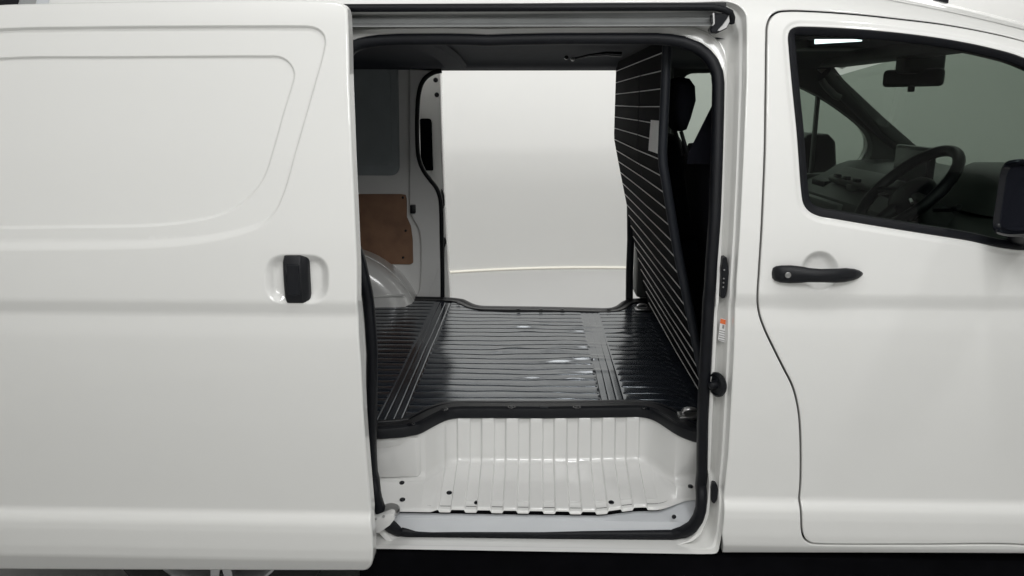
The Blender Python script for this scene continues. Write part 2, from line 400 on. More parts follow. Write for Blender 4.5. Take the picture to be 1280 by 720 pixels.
# ---- body side
roof_cut = 1.868
xs_roof = np.arange(-2.0, 1.36, .06)
def roof_z(x): return roof_cut-float(drop(np.array([x]))[0])
def arch(cx, r, n=18, a0=-12, a1=192, zc=.36):
    return [(cx+r*math.cos(R(a)), zc+r*math.sin(R(a))) for a in np.linspace(a0, a1, n)]
bl = Sxz([(903, 690.5)])[0]
outline = [bl]+o_right[::-1]+corner[::-1]+o_top+[ap_top_left]
outline += [(-.60, 1.0), (-.56, .8), (-.55, .305)]                               # rear edge of the aperture (behind the slid door)
outline += [p for p in arch(-.92, .385) if p[1] > .305]
outline += [(-1.75, .31), (-2.02, .42), (-2.06, .9), (-2.03, 1.5), (-1.96, 1.80)]
outline += [(x, roof_z(x)) for x in xs_roof[1:]]+[(1.40, roof_z(1.40)-.01), (1.52, 1.61), (1.80, 1.40), (2.10, 1.17), (2.35, 1.10), (2.8, 1.0), (3.05, .86), (3.12, .6), (3.10, .36), (2.72, .33)]
outline += [p for p in arch(2.29, .385) if p[1] > .305]
outline += [(1.7, .298)]+Sxz([(1280, 691.5), (1100, 690.8)])
body = skin('body_side', np.array(outline), [tri(fd_out, .0024)], F, .011, 'paint', van, r=.004, depth=.022)

# ---- front door skin with window opening and handle cup
cupc = S(1025.5, 338.5); hb = S(1021, 341)
cup_poly = np.array([S(px, py)[[0, 2]] for px, py in [(1025+23*math.cos(R(a)), 338.5+24*math.sin(R(a))) for a in range(0, 360, 12)]])
def F_front(x, z):
    y = F(x, z); near = (np.abs(x-cupc[0]) < .1) & (np.abs(z-cupc[2]) < .1)
    if near.any():
        s = sdf(cup_poly, x, z); y = y+.020*smooth01(-s/.022+.15)
    ws = sdf(win_out, x, z)                       # raised lip round the window
    return y+.004*smooth01((.018-ws)/.012)
front_door = skin('front_door', tri(fd_out, -.0024), [win_out], F_front, .010, 'paint', van, r=.004, depth=.03, refine=[cup_poly, tri(win_out, .012)], fine=.0026, band=.011)
gk = catmull([S(px, py, .016) for px, py in fd_px2[:-5]], 6); tube('door_gasket', gk, .0075, 'seal', front_door, n=8)
wf = resample(win_out, .01); wn = loopnormal(wf); sgn = 1 if area2(wf) > 0 else -1
def win_ring(off, dy): 
    p = wf+sgn*wn*off; return np.stack([p[:, 0], F(wf[:, 0], wf[:, 1])+dy, p[:, 1]], 1)
loft('window_frame', [win_ring(-.001, .006), win_ring(.002, .0025), (win_ring(.012, .0045)), win_ring(.019, .011), win_ring(.021, .030)], 'seal', front_door, closed=True, flip=(sgn < 0))
gp = wf+sgn*wn*.017
skin('window_glass', gp, [], lambda x, z: F(x, z)+.020, .03, 'side_glass', front_door, r=.001, depth=.003)
# handle bar
def sweep_handle(name, pts, secs, m, parent):
    rows = []
    for (x, y, z), (hz, hy) in zip(pts, secs):
        rows.append([(x, y+hy*math.sin(a), z+hz*math.cos(a)) for a in np.linspace(0, 2*math.pi, 17)[:-1]])
    return loft(name, rows, m, parent, closed=True, ang=60)
pp = []; ss = []
for px, hz, dy, py in [(964.6, .001, -.002, 341), (965.5, .012, -.006, 341), (968, .017, -.012, 341), (974, .020, -.018, 341), (985, .021, -.022, 341), (998, .019, -.027, 341), (1006, .0165, -.031, 341), (1020, .0155, -.034, 341.3), (1040, .0165, -.032, 341.6), (1052, .0165, -.026, 341.6), (1064, .0135, -.018, 341.8), (1072, .009, -.011, 342), (1077, .004, -.005, 342), (1078.6, .001, -.001, 342)]:
    q = S(px, py); pp.append((q[0], q[1]+dy+.004, q[2])); ss.append((hz*1.12, min(.012, .004+abs(dy)*.45)))
fh = sweep_handle('door_handle', pp, ss, 'plastic', front_door)
q = S(980, 340.5); lathe('key_lock', [(.0075, 0), (.0075, .003), (.006, .004), (.005, .0025), (.0005, .0025)], (q[0], q[1]-.030, q[2]), (0, -1, 0), 'steel', front_door, n=20)
# ---- door mirror outside the front door
mo = []
for (px, py) in [(1240.5, 215), (1243, 203), (1252, 199), (1300, 203), (1330, 215), (1332, 262), (1326, 290), (1300, 294), (1256, 288), (1243, 284), (1240, 270)]:
    mo.append(py)
x0 = 1.118
mring = fillet([(-.245, 1.375, .03), (-.105, 1.400, .03), (-.030, 1.385, .03), (-.030, 1.215, .03), (-.10, 1.215, .03), (-.245, 1.245, .03)], 5)
def ring_x(x, s, P=mring):
    c = P.mean(0); return [(x, c[0]+(p[0]-c[0])*s, c[1]+(p[1]-c[1])*s) for p in P]
dm = loft('door_mirror', [ring_x(x0+.014, .82), ring_x(x0, .86), ring_x(x0-.004, .93), ring_x(x0, 1.0), ring_x(x0+.03, 1.02), ring_x(x0+.08, .95), ring_x(x0+.12, .78), ring_x(x0+.14, .45), ring_x(x0+.145, .02)], 'gloss', front_door, closed=True, ang=50)
c = mring.mean(0); plate('mirror_glass', [(c[0]+(p[0]-c[0])*.83, c[1]+(p[1]-c[1])*.83) for p in mring], 'mirror', dm, 0, x0+.006, x0+.010, bev=0)
tube('mirror_arm', [(x0+.07, -.05, 1.24), (x0+.09, .0, 1.215), (x0+.12, .04, 1.20)], [.03, .032, .035], 'plastic', dm, up=(1, 0, 0))

# ---- sliding door
DO = -.105
sd_px = [(429, 5), (432, 8.5), (434, 14), (434.8, 25), (435.7, 50), (436.8, 100), (438.7, 150), (441.3, 215), (443.8, 270), (446.3, 330), (448, 400), (451.3, 460), (454.3, 520), (457.5, 565), (460.5, 600), (464.0, 645), (465.4, 670), (466.2, 692), (465.6, 703), (463, 709), (458, 712.3), (440, 712.6), (240, 712.3), (0, 711)]
sd = Sxz(sd_px, DO)
sd_out = sd[:-1]+[sd[-1], (-1.73, sd[-1][1]), (-1.76, sd[-1][1]+.03), (-1.76, 1.3), (-1.73, 1.68), (-1.69, 1.722), (-1.45, 1.738)]+Sxz([(0, 6), (60, 4.2), (160, 2), (300, 0.3), (400, .2), (422, 2)], DO)
sd_out = catmull(sd_out, 6, True)
rec_o = Sxz([(407.5, 50), (404, 72), (397, 97), (382, 150), (369, 195), (361, 225), (354, 246), (346, 264), (334, 279), (313, 289.5), (287, 297.5), (251, 304.5), (216, 308.5), (180, 310.8), (90, 312.5), (0, 313.3)], DO)
rec_o += [(-1.66, rec_o[-1][1]), (-1.70, rec_o[-1][1]+.05), (-1.68, 1.60), (-1.64, 1.674), (-1.45, 1.683)]+Sxz([(0, 35.5), (100, 33.2), (250, 32), (370, 31.8), (388, 32.3), (397, 35), (404, 40.5)], DO)
rec_o = resample(catmull(rec_o, 6, True), .012)
rec_i = Sxz([(366.8, 92), (362.5, 112), (354, 139), (346, 168), (338.5, 194), (330, 220), (317, 240), (297, 258), (274, 269), (240, 277.5), (190, 283), (90, 285), (0, 286)], DO)
rec_i += [(-1.58, rec_i[-1][1]), (-1.62, rec_i[-1][1]+.05), (-1.60, 1.53), (-1.56, 1.605), (-1.42, 1.613)]+Sxz([(0, 72.3), (150, 70.6), (330, 69.6), (346, 70), (355, 73.5), (362, 80)], DO)
rec_i = resample(catmull(rec_i, 6, True), .012)
hx = Sxz([(329, 317), (413, 317), (413, 381), (331, 381)], DO)
h_rec = resample(fillet([(hx[0][0], hx[0][1], .055), (hx[1][0], hx[1][1], .055), (hx[2][0], hx[2][1], .055), (hx[3][0], hx[3][1], .055)], 8), .008)
zb = rec_o[:, 1].min()
rec_lo = np.array([p for p in tri(rec_o, -.012) if p[1] < zb+.2])
def F_slide(x, z):
    y = F(x, z)+DO
    so = sdf(rec_o, x, z); wd = .0068+.022*smooth01((zb+.14-z)/.14)
    y = y+.0090*smooth01(-so/wd+.1)
    si = sdf(rec_i, x, z); y = y+.0060*smooth01(-si/(.0058+.002*smooth01((zb+.25-z)/.2))+.3)
    m = (np.abs(x-hx[0][0]-.09) < .2) & (np.abs(z-hx[0][1]+.07) < .16)
    sh = np.where(m, sdf(h_rec, x, z) if m.any() else 1.0, 1.0)
    y = y+.017*smooth01(-sh/.026)
    # soft roll toward the leading edge
    return y
sliding_door = skin('sliding_door', np.array(sd_out), [], F_slide, .009, 'paint', van, r=.007, depth=.045, refine=[rec_o, rec_i, rec_lo, h_rec], fine=.0022)
# hem line along the lower edge, inner frame of the door
skin('door_inner_frame', tri(sd_out, -.012), [], lambda x, z: F(x, z)+DO+.048, .05, 'inner', sliding_door, r=.004, depth=.03, step=.02)
q0 = S(372.5, 349, DO+.012)
hp = [S(371 + (py-349)*.055, py, DO) for py in (317.5, 320, 327, 340, 355, 370, 378, 381)]
rows = []
for p, (w, dy) in zip(hp, [(.023, .010), (.028, -.004), (.0295, -.012), (.0295, -.014), (.0295, -.014), (.0295, -.012), (.028, -.004), (.024, .010)]):
    rows.append([(p[0]+u*w, p[1]+dy+v, p[2]) for u, v in [(-1, .035), (-1, .004), (-.9, .0005), (-.8, 0), (.35, 0), (.48, .001), (.6, .006), (.9, .012), (1, .018), (1, .035)]])
hd = loft('pull_handle', rows, 'plastic', sliding_door, ang=30, flip=True)
plate('handle_grip', fillet([(hp[2][0]-.020, hp[2][2]-.004, .004), (hp[2][0]+.012, hp[2][2]-.004, .004), (hp[5][0]+.010, hp[5][2]+.004, .004), (hp[5][0]-.022, hp[5][2]+.004, .004)], 3), 'gloss', hd, 1, hp[3][1]-.0165, hp[3][1]-.008, bev=.0015)

# ---- roof
xr = np.concatenate([[-1.96], xs_roof[1:], [1.40]]); rows = []
for t in np.linspace(0, 1, 17):
    ze = roof_cut-.012+(1.955-roof_cut+.012)*math.sin(t*math.pi/2)
    rows.append([(x, float(prof_y(np.array([ze]))[0])-.0012 if t < 1 else .975, ze-float(drop(np.array([x]))[0])+.0008) for x in xr])
half = rows
full = half+[[(x, 1.95-y, z) for x, y, z in r] for r in half[::-1][1:]]
loft('roof', full, 'paint', van, ang=60)

# ---- made-up roof moulding and caps for an unidentified dark patch above the slid door
zm0 = float(S(10, 7)[2]); xm = [float(S(px, 3)[0]) for px in (24.5, 46, 62)]
def mould(name, xa, xb, m, par):
    rows_ = []
    for z_, o_ in ((zm0-.01, .004), (zm0-.008, -.004), (zm0+.03, -.005), (zm0+.034, .004)):
        rows_.append([(x_, float(F(np.array([x_]), np.array([z_]))[0])+o_, z_) for x_ in np.linspace(xa, xb, 6)])
    return loft(name, rows_, m, par, flip=True)
rm = mould('made_up_moulding', -1.9, xm[0], 'seal', van); mould('made_up_cap', xm[0]+.001, xm[1], 'track', rm); mould('made_up_cap', xm[1]+.001, xm[2], 'sill', rm)

# ---- far body side (mirror) with its open aperture
far_open = fillet([(.52, 1.685, .10), (-.62, 1.685, .10), (-.50, .34, .08), (.55, .34, .08)], 8)
outline2 = [(1.9, .30)]+[p for p in arch(-.92, .385)[::1] if p[1] > .305]+[(-1.75, .31), (-2.02, .42), (-2.06, .9), (-2.03, 1.5), (-1.96, 1.80)]+[(x, roof_z(x)) for x in xs_roof[1:]]+[(1.30, 1.72), (1.55, 1.52), (1.787, 1.325), (2.10, 1.10), (2.35, 1.08), (2.8, 1.0), (3.05, .86), (3.12, .6), (3.10, .36), (2.72, .33)]+[p for p in arch(2.29, .385) if p[1] > .305]
far_win = [(x, z) for x, z in catmull([(.665, 1.60), (.70, 1.66), (.80, 1.672), (.92, 1.670), (1.05, 1.655), (1.25, 1.60), (1.45, 1.49), (1.58, 1.38), (1.60, 1.30), (1.55, 1.22), (1.30, 1.185), (1.0, 1.20), (.80, 1.20), (.68, 1.23), (.66, 1.40)], 6, True)]
skin('body_side', np.array(outline2), [far_open, np.array(far_win)], F, .03, 'paint', van, r=.004, depth=.05, mirror=1.95, step=.02)
skin('window_glass', tri(far_win, .01), [], lambda x, z: F(x, z)+.02, .05, 'side_glass', van, r=.001, depth=.003, mirror=1.95, step=.02)

# ---- rear and front ends, hood, windscreen
rear = [(-2.02, .42), (-2.06, .9), (-2.03, 1.5), (-1.96, 1.80)]
loft('tailgate', [[(x, float(F(np.array([x]), np.array([z]))[0])+.004, z) for x, z in rear]+[(-1.93, .26, 1.868)], [(x, 1.946-float(F(np.array([x]), np.array([z]))[0]), z) for x, z in rear]+[(-1.93, 1.69, 1.868)]], 'paint', van)
nose = [(2.10, 1.17), (2.35, 1.10), (2.8, 1.0), (3.05, .86), (3.12, .6), (3.10, .36)]
loft('bonnet', [[(x, float(F(np.array([x]), np.array([z]))[0])+.004, z) for x, z in nose], [(x+.08, .6, z+.05*(x < 3)) for x, z in nose], [(x+.08, 1.35, z+.05*(x < 3)) for x, z in nose], [(x, 1.946-float(F(np.array([x]), np.array([z]))[0]), z) for x, z in nose]], 'paint', van)
wsr = []
for t in np.linspace(0, 1, 9):
    y = .24+t*1.47; b = .10*math.sin(math.pi*t); wsr.append([(1.36+b*.6, y if True else 0, 1.690+.04*math.sin(math.pi*t)-.05*t), (1.60+b*.8, y-.05*(1-2*t), 1.50+.02*math.sin(math.pi*t)-.11*t), (2.08+b, y-.13*(1-2*t), 1.165-.11*t)])
loft('windscreen', wsr, 'wind_glass', van)
# header between roof and windscreen
loft('windscreen_header', [[(xr[-1], r[-1][1], r[-1][2]-.002) for r in full], [(1.40, np.clip(r[-1][1], .24, 1.71), 1.68+.04*math.sin(math.pi*np.clip((r[-1][1]-.24)/1.47, 0, 1))) for r in full]], 'trim', van)
for s in (0, 1):
    fy = lambda y: y if s == 0 else 1.95-y
    d_z = 0 if s == 0 else -.075
    tube('windscreen_pillar', [(1.32, fy(.22), 1.685+d_z*.4), (1.60, fy(.19), 1.50+d_z), (1.85, fy(.15), 1.31+d_z), (2.10, fy(.11), 1.15+d_z)], [.035, .04, .045, .05], 'trim', van, up=(0, 1, 0))
box('roof_aerial', (1.125, .40, 1.785), (1.165, .43, 1.818), 'plastic', van, bev=.008, seg=3)

# ---- underbody, wheels
box('underbody', (-.50, .035, .15), (1.85, 1.9, .272), 'chassis', van, bev=.01)
box('underbody', (-2.0, .45, .2), (-.51, 1.5, .50), 'chassis', van, bev=.01)
box('underbody', (1.86, .45, .2), (3.0, 1.5, .55), 'chassis', van, bev=.01)
def wheel(x, y, s):
    e = empty('wheel', (x-.6, y-.98, .345), van); e.matrix_parent_inverse = Matrix()
    a = (0, -s, 0)
    lathe('tyre', [(.215, -.10), (.22, -.105), (.30, -.11), (.335, -.095), (.345, -.06), (.345, .06), (.335, .095), (.30, .11), (.225, .105), (.215, .10)], (0, 0, 0), a, 'tyre', e, n=48)
    lathe('rim', [(.216, -.1), (.20, -.09), (.195, .05), (.205, .085), (.222, .10), (.226, .108), (.218, .112), (.205, .095), (.195, .06)], (0, 0, 0), a, 'rim', e, n=48)
    bm = bmesh.new()
    for k in range(7):
        an = 2*math.pi*k/7+.22
        for d in (-.11, .11):
            p0 = (.05*math.cos(an), .05*math.sin(an)); p1 = (.208*math.cos(an+d), .208*math.sin(an+d)); n_ = (-math.sin(an)*.012, math.cos(an)*.012)
            vs_ = [bm.verts.new((p[0]+k2*n_[0], -s*h, p[1]+k2*n_[1])) for h in (.05, .085) for p, k2 in ((p0, 1.6), (p0, -1.6), (p1, -1), (p1, 1))]
            for f in ((0, 1, 2, 3), (4, 7, 6, 5), (0, 4, 5, 1), (1, 5, 6, 2), (2, 6, 7, 3), (3, 7, 4, 0)): bm.faces.new([vs_[i] for i in f])
    from_bm('spokes', bm, 'rim', e)
    lathe('hub_cap', [(.06, .05), (.06, .085), (.045, .095), (.001, .097)], (0, 0, 0), a, 'rim', e)
    lathe('brake_disc', [(.16, .0), (.16, .02), (.05, .03)], (0, 0, 0), a, 'track', e)
for x in (-.92, 2.29):
    for y, s in ((.155, 1), (1.795, -1)): wheel(x, y, s)

# ---- aperture jamb and seal (closed loops, matched point for point)
SY = .085
def loopN(parts):                      # list of (points, count) -> resampled and joined
    return np.vstack([resample(np.array(p), 1, False)[:0] if False else rs(p, n) for p, n in parts])
def rs(P, n):
    P = np.asarray(P, float); d = np.r_[0, np.cumsum(np.linalg.norm(np.diff(P, axis=0), axis=1))]
    t = np.linspace(0, d[-1], n, endpoint=False); return np.stack([np.interp(t, d, P[:, k]) for k in range(P.shape[1])], 1)
def L3(P2, yv=None): return np.array([(p[0], float(F(np.array([p[0]]), np.array([p[1]]))[0]) if yv is None else yv, p[1]) for p in P2])
o_c2 = [tuple(o_right[-1]), (o_right[-1][0]-.001, .325), (o_right[-1][0]-.003, .308), (o_right[-1][0]-.008, .298), (o_right[-1][0]-.02, .2945), (o_right[-1][0]-.05, .2935)]
oT = [ap_top_left]+o_top[::-1]; oC = [o_top[0]]+corner+[o_right[0]]; oR = o_right; oC2 = o_c2; oB = [o_c2[-1], (-.50, .2935)]; oL = [(-.50, .2935), (-.54, .33), (-.56, .8), (-.60, 1.1), (-.62, 1.5), ap_top_left]
Oloop = L3(loopN([(oT, 60), (oC, 24), (oR, 80), (oC2, 16), (oB, 60), (oL, 80)]))
_bl = np.clip((.33-Oloop[:, 2])/.03, 0, 1); Oloop[:, 1] = Oloop[:, 1]*(1-_bl)+.002*_bl
def Wp(L): return [tuple(S(px, py, .072)[[0, 2]]) for px, py in L]
sT = Wp([(437, 54), (446, 49.5), (458, 46.5), (475, 44), (500, 42.8), (560, 42.5), (590, 43.2), (610, 44), (640, 43), (700, 42), (820, 42)]); sC = Wp([(820, 42), (838, 43.2), (855, 46), (875, 54), (887, 63), (896, 74), (902.5, 90), (904, 105)])
sR = Wp([(904, 105), (903.5, 140), (902.5, 180), (899.5, 270), (895, 330), (893.5, 360), (889, 425), (886, 480), (884, 520), (883, 590), (882.3, 622)]); sC2 = Wp([(882.3, 622), (881.5, 636), (878, 648), (870, 660), (857, 668), (840, 671)])
sB = Wp([(840, 671), (680, 671), (540, 669.5), (520, 669), (496, 666)])
sL = Wp([(496, 666), (484, 660), (474, 648), (466, 625), (460, 590), (458.5, 560), (459, 500), (459.5, 440), (457, 400), (452, 360), (444, 325), (434, 300), (426, 280), (422, 240), (420, 150), (421, 90), (426, 66), (437, 54)])
Sloop = L3(loopN([(sT, 60), (sC, 24), (sR, 80), (sC2, 16), (sB, 60), (sL, 80)])); Sloop[:, 1] += .072; SYv = Sloop[:, 1].copy()
def mix(w, y, absy=True):
    P = Oloop*(1-w)+Sloop*w; Q = P.copy()
    Q[:, 1] = (Oloop[:, 1]+y)
    return Q
rowsJ = [Oloop+np.array([0, .008, 0]), mix(.02, .014), mix(.035, .028), mix(.05, .031), mix(.10, .032), mix(.19, .032), mix(.23, .036), mix(.27, .058), mix(.32, .070), mix(.50, .082), mix(.60, .088), mix(.64, .087), mix(.68, .070), mix(.72, .060), mix(.78, .056), mix(.94, .057)]
k_end = Sloop.copy(); k_end[:, 1] = SYv-.012; rowsJ.append(k_end)
k_e2 = Sloop.copy(); c2 = Sloop.mean(0); k_e2[:, 1] = SYv+.02; rowsJ.append(k_e2)
loft('door_jamb', rowsJ, 'paint', van, closed=True, ang=42)
sx2 = Sloop[:, [0, 2]]; snn = loopnormal(sx2); sgs = 1 if area2(sx2) > 0 else -1
seal_c = sx2+sgs*snn*.0135
tube('door_seal', np.stack([seal_c[:, 0], SYv-.004, seal_c[:, 1]], 1), .0155, 'seal', van, closed=True, sec=[(math.copysign(abs(math.cos(a))**.7, math.cos(a))*.95, math.copysign(abs(math.sin(a))**.7, math.sin(a))*1.25) for a in np.linspace(0, 2*math.pi, 17)[:-1]])
# inner return of the opening behind the seal, dark
ring2 = [np.stack([(sx2+sgs*snn*o)[:, 0], SYv+yy, (sx2+sgs*snn*o)[:, 1]], 1) for o, yy in ((.004, .01), (.006, .05))]
loft('opening_return', ring2, 'inner', van, closed=True)

# ---- upper door track
def extr_px(name, pts, x0_, x1_, m, parent, ang=30):
    """profile given by (y, z) pairs swept along x"""
    n = 24; rows = [[(x, y, z) for y, z in pts] for x in np.linspace(x0_, x1_, n)]
    return loft(name, [list(r) for r in zip(*rows)] if False else rows, m, parent, ang=ang)
yt = .122
zt = lambda py, y: float(W(680, py, y)[2])
xe = float(W(905, 25, yt)[0])
tr = extr_px('upper_track', [(yt-.012, zt(4.0, yt-.012)), (yt-.012, zt(12.5, yt-.012)), (yt+.004, zt(13.6, yt+.004)), (yt+.02, zt(14.5, yt+.02))], -1.5, xe, 'plastic', van)
extr_px('track_channel', [(yt+.018, zt(10, yt+.018)), (yt+.05, zt(14, yt+.05)), (yt+.055, zt(21.0, yt+.055)), (yt+.035, zt(21.8, yt+.035)), (yt+.033, zt(24, yt+.033)), (yt+.036, zt(28, yt+.036)), (yt+.010, zt(30.5, yt+.010)), (yt+.004, zt(33, yt+.004))], -1.5, xe+.003, 'track', tr)
tube('track_lip', [(x, yt-.008, zt(9.5, yt-.008)) for x in np.linspace(-1.5, xe-.03, 10)]+[tuple(W(905, 12, yt-.008)), tuple(W(913, 16, yt-.006)), tuple(W(915, 22, yt)), tuple(W(914.5, 28, yt+.01))], .0085, 'seal', tr, n=10)
br = plate('track_end_bracket', [tuple(W(px, py, yt-.005)[[0, 2]]) for px, py in [(891, 17), (910, 16), (913, 26), (908, 36), (897, 41.5), (889.5, 41), (888, 36), (891, 31)]], 'gloss', van, 1, yt-.008, yt+.03, bev=.002)
plate('bracket_rim', [tuple(W(px, py, yt-.01)[[0, 2]]) for px, py in [(890, 16.5), (893, 15.5), (893.5, 30), (890.5, 33), (889.3, 32.5), (891, 29)]], 'steel', br, 1, yt-.013, yt-.009, bev=.001)
plate('bracket_rim', [tuple(W(px, py, yt-.01)[[0, 2]]) for px, py in [(911, 19), (912, 27), (908, 35), (900, 39), (896, 38.7), (903, 31), (908, 24)]], 'steel', br, 1, yt-.013, yt-.009, bev=.001)

# ---- B pillar fittings
def jam(px, py, y): return W(px, py, y)
def jplate(name, L, m, y0, y1, parent=van, bev=.002):
    return plate(name, [tuple(W(px, py, y0)[[0, 2]]) for px, py in L], m, parent, 1, y0, y1, bev=bev)
st_ = jplate('latch_striker', fillet([(903.5, 322, 2.5), (908.8, 321, 2.5), (910.5, 333, 2), (911.3, 343, 2), (909.5, 362, 2), (906.5, 373, 2), (901.5, 373.5, 2), (900.7, 366, 2), (902, 360, 2), (901.5, 336, 2), (903, 330, 2)], 3), 'plastic', .048, .075)
for py in (337.5, 348.3, 353.5, 359): disc('striker_pin', tuple(W(905.4-(py-337)*.06, py, .047)), (0, -1, 0), .0022, .002, 'steel', st_, n=10)
bp_ = W(899.5, 480, .050)
lathe('door_stop', [(.030, .0), (.034, .006), (.034, .012), (.028, .016), (.025, .013), (.012, .014), (.010, .030), (.006, .034), (.001, .035)], tuple(bp_), (-.90, -.43, 0), 'plastic', van, n=24)
lb = jplate('warning_label', [(900.6, 397.5), (909.2, 400), (906.5, 428.5), (897.6, 425)], 'label', .0555, .057, bev=0)
jplate('label_band', [(900.7, 398.2), (909.0, 400.4), (908.4, 406.2), (900.1, 404)], 'orange', .0548, .0554, lb, 0)
jplate('label_picture', [(903.2, 406), (905.6, 406.6), (905.1, 411), (902.7, 410.4)], 'labelink', .0548, .0554, lb, 0)
for k in range(5):
    y_ = 412.2+k*2.9; jplate('label_text', [(899.3-k*.25, y_), (907.2-k*.25, y_+2.1), (907.1-k*.25, y_+3.0), (899.2-k*.25, y_+.9)], 'labelink', .0548, .0554, lb, 0)
jplate('pillar_plug', fillet([(890.8, 603, 2), (896, 604.5, 2), (898, 612, 2), (896.8, 625, 2), (893, 630.5, 1.5), (888.8, 627, 2), (889, 612, 2)], 3), 'plastic', .045, .06)

TZ0 = .408; TZ1 = .366
def lip_y(x): return .108+.0*x+.03*smooth01((x-.18)/.15)+.04*smooth01((x-.36)/.12)
# ---- lower sill inside the opening
zs = lambda py, y: float(W(680, py, y)[2])
gx_ = np.linspace(-.52, .535, 60); gl_ = [float(lip_y(x)) for x in gx_]
sill = loft('inner_sill', [[(x, y-.002+.012, .3455+.024*smooth01((x-.36)/.14)) for x, y in zip(gx_, gl_)], [(x, y-.004, .3435+.022*smooth01((x-.36)/.14)) for x, y in zip(gx_, gl_)], [(x, .098, zs(650, .098)) for x in gx_], [(x, .093, zs(658, .093)) for x in gx_], [(x, .088, zs(668, .088)) for x in gx_]], 'sill', van, ang=25, flip=True)
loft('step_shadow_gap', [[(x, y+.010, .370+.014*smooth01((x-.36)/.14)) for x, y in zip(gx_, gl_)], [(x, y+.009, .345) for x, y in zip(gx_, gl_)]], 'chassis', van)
# lower roller arm of the sliding door
pa = [(463, 647), (471, 646.5), (488, 640), (493, 641), (493.5, 648), (488, 655), (478, 662), (464, 668)]
arm = plate('roller_arm', [tuple(W(px, py, .03)[[0, 2]]) for px, py in pa], 'inner', sliding_door, 1, .02, .05, bev=.004, seg=2)
q = W(487.5, 637.5, .07); lathe('roller', [(.001, .006), (.024, .006), (.029, .002), (.029, -.004), (.02, -.008)], tuple(q), (0, -.15, 1), 'steel', arm, n=24)
for px, py in ((470, 648.5), (479.5, 645.5)): disc('bolt', tuple(W(px, py, .019)), (0, -1, 0), .0035, .003, 'steel', arm, n=8)

# ------------------------------------------------------------------ cargo interior
ZF = .585
pth = np.array([(-1.95, .15), (-.62, .155), (-.45, .165), (-.385, .178), (-.335, .203), (-.31, .245), (-.285, .287), (-.262, .314), (-.235, .326), (-.1, .330), (.04, .332), (.2, .342), (.335, .352), (.362, .345), (.386, .318), (.405, .276), (.421, .238), (.438, .208), (.458, .186), (.478, .168), (.60, .150)])
_px = np.arange(-1.95, .60, .002); _py = np.convolve(np.pad(np.interp(_px, pth[:, 0], pth[:, 1]), 6, mode='edge'), np.ones(13)/13, 'valid')
def ypath(x): return np.interp(x, _px, _py)
def yfar(x): return 1.95-ypath(x)-.06+.0*x
# mat
ny = 900
mx = np.unique(np.round(np.r_[np.arange(-1.90, .581, .012), np.arange(.22, .306, .0013), np.arange(-.475, -.394, .0013)], 4)); nx = len(mx); my = np.linspace(.15, 1.80, ny)
X, Y = np.meshgrid(mx, my)
ph1 = rng.uniform(0, 6.28, 12)
dm_ = [(rng.uniform(-.22, .24), rng.uniform(.55, 1.35), rng.uniform(.0012, .0026), rng.uniform(.035, .07), rng.uniform(.014, .022)) for _ in range(26)]+[(rng.uniform(.31, .42), rng.uniform(.5, 1.4), .0012, .025, .010) for _ in range(8)]
def dimp(x, y):
    h = 0
    for a, b, c_, sx_, sy_ in dm_: h = h+1.5*c_*np.exp(-((x-a)/sx_)**2-((y-b)/sy_)**2)
    return h
def mat_h(x, y):
    wav = .0024*(np.sin(7.1*x+3.1*y+.6)*np.sin(5.3*y+2.2*x)+.6*np.sin(13*x-4.1*y+1.3)*np.sin(9*y+2)+.35*np.sin(27*x+7*y)*np.sin(11*y-9*x))
    wob = .0032*np.sin(9*x+2.3*np.floor(y/.0570))*np.sin(4*x+y*3)+.0008*np.sin(31*x+1.7*np.floor(y/.0570))
    u = ((y+wob)/.0570) % 1.0
    groove = np.exp(-((u-.5)/.052)**2); camber = .5-.5*np.cos(2*math.pi*(u-.5))
    rise = smooth01((np.abs(u-.5)-.10)/.25)
    inb = np.ones_like(x)
    for xc, w in ((.262, .040), (-.435, .040)):
        inb *= smooth01((np.abs(x-xc)-w)/.006)
    inb *= smooth01((y-ypath(x)-.055)/.008)*smooth01((yfar(x)-y-.02)/.008)
    h = ZF+wav+dimp(x, y)-inb*.0060*groove+inb*.0011*camber
    for xc in (.262, -.435):
        for o in (-.036, -.013, .013, .036):
            h = h-.0008*np.exp(-((x-xc-o)/.0026)**2)
    return h
Z = mat_h(X, Y)
ypx = ypath(X); yfx = yfar(X)
Yc = np.clip(Y, ypx+.012, yfx-.0)
Z = mat_h(X, Yc)
e = 8e-4; nxn = -(mat_h(X+e, Yc)-mat_h(X-e, Yc))/(2*e); nyn = -(mat_h(X, Yc+e)-mat_h(X, Yc-e))/(2*e)
nn = np.stack([nxn, nyn, np.ones_like(nxn)], -1); nn /= np.linalg.norm(nn, axis=-1)[..., None]
idx = np.arange(nx*ny).reshape(ny, nx)
keep = (np.abs(Yc[1:, :-1]-Yc[:-1, :-1]) > 1e-6) | (np.abs(Yc[1:, 1:]-Yc[:-1, 1:]) > 1e-6)
fa = np.stack([idx[:-1, :-1], idx[:-1, 1:], idx[1:, 1:], idx[1:, :-1]], -1)[keep]
floor_mat = make('floor_mat', np.stack([X, Yc, Z], -1).reshape(-1, 3), [tuple(int(i) for i in f) for f in fa], 'mat', van, nn.reshape(-1, 3))
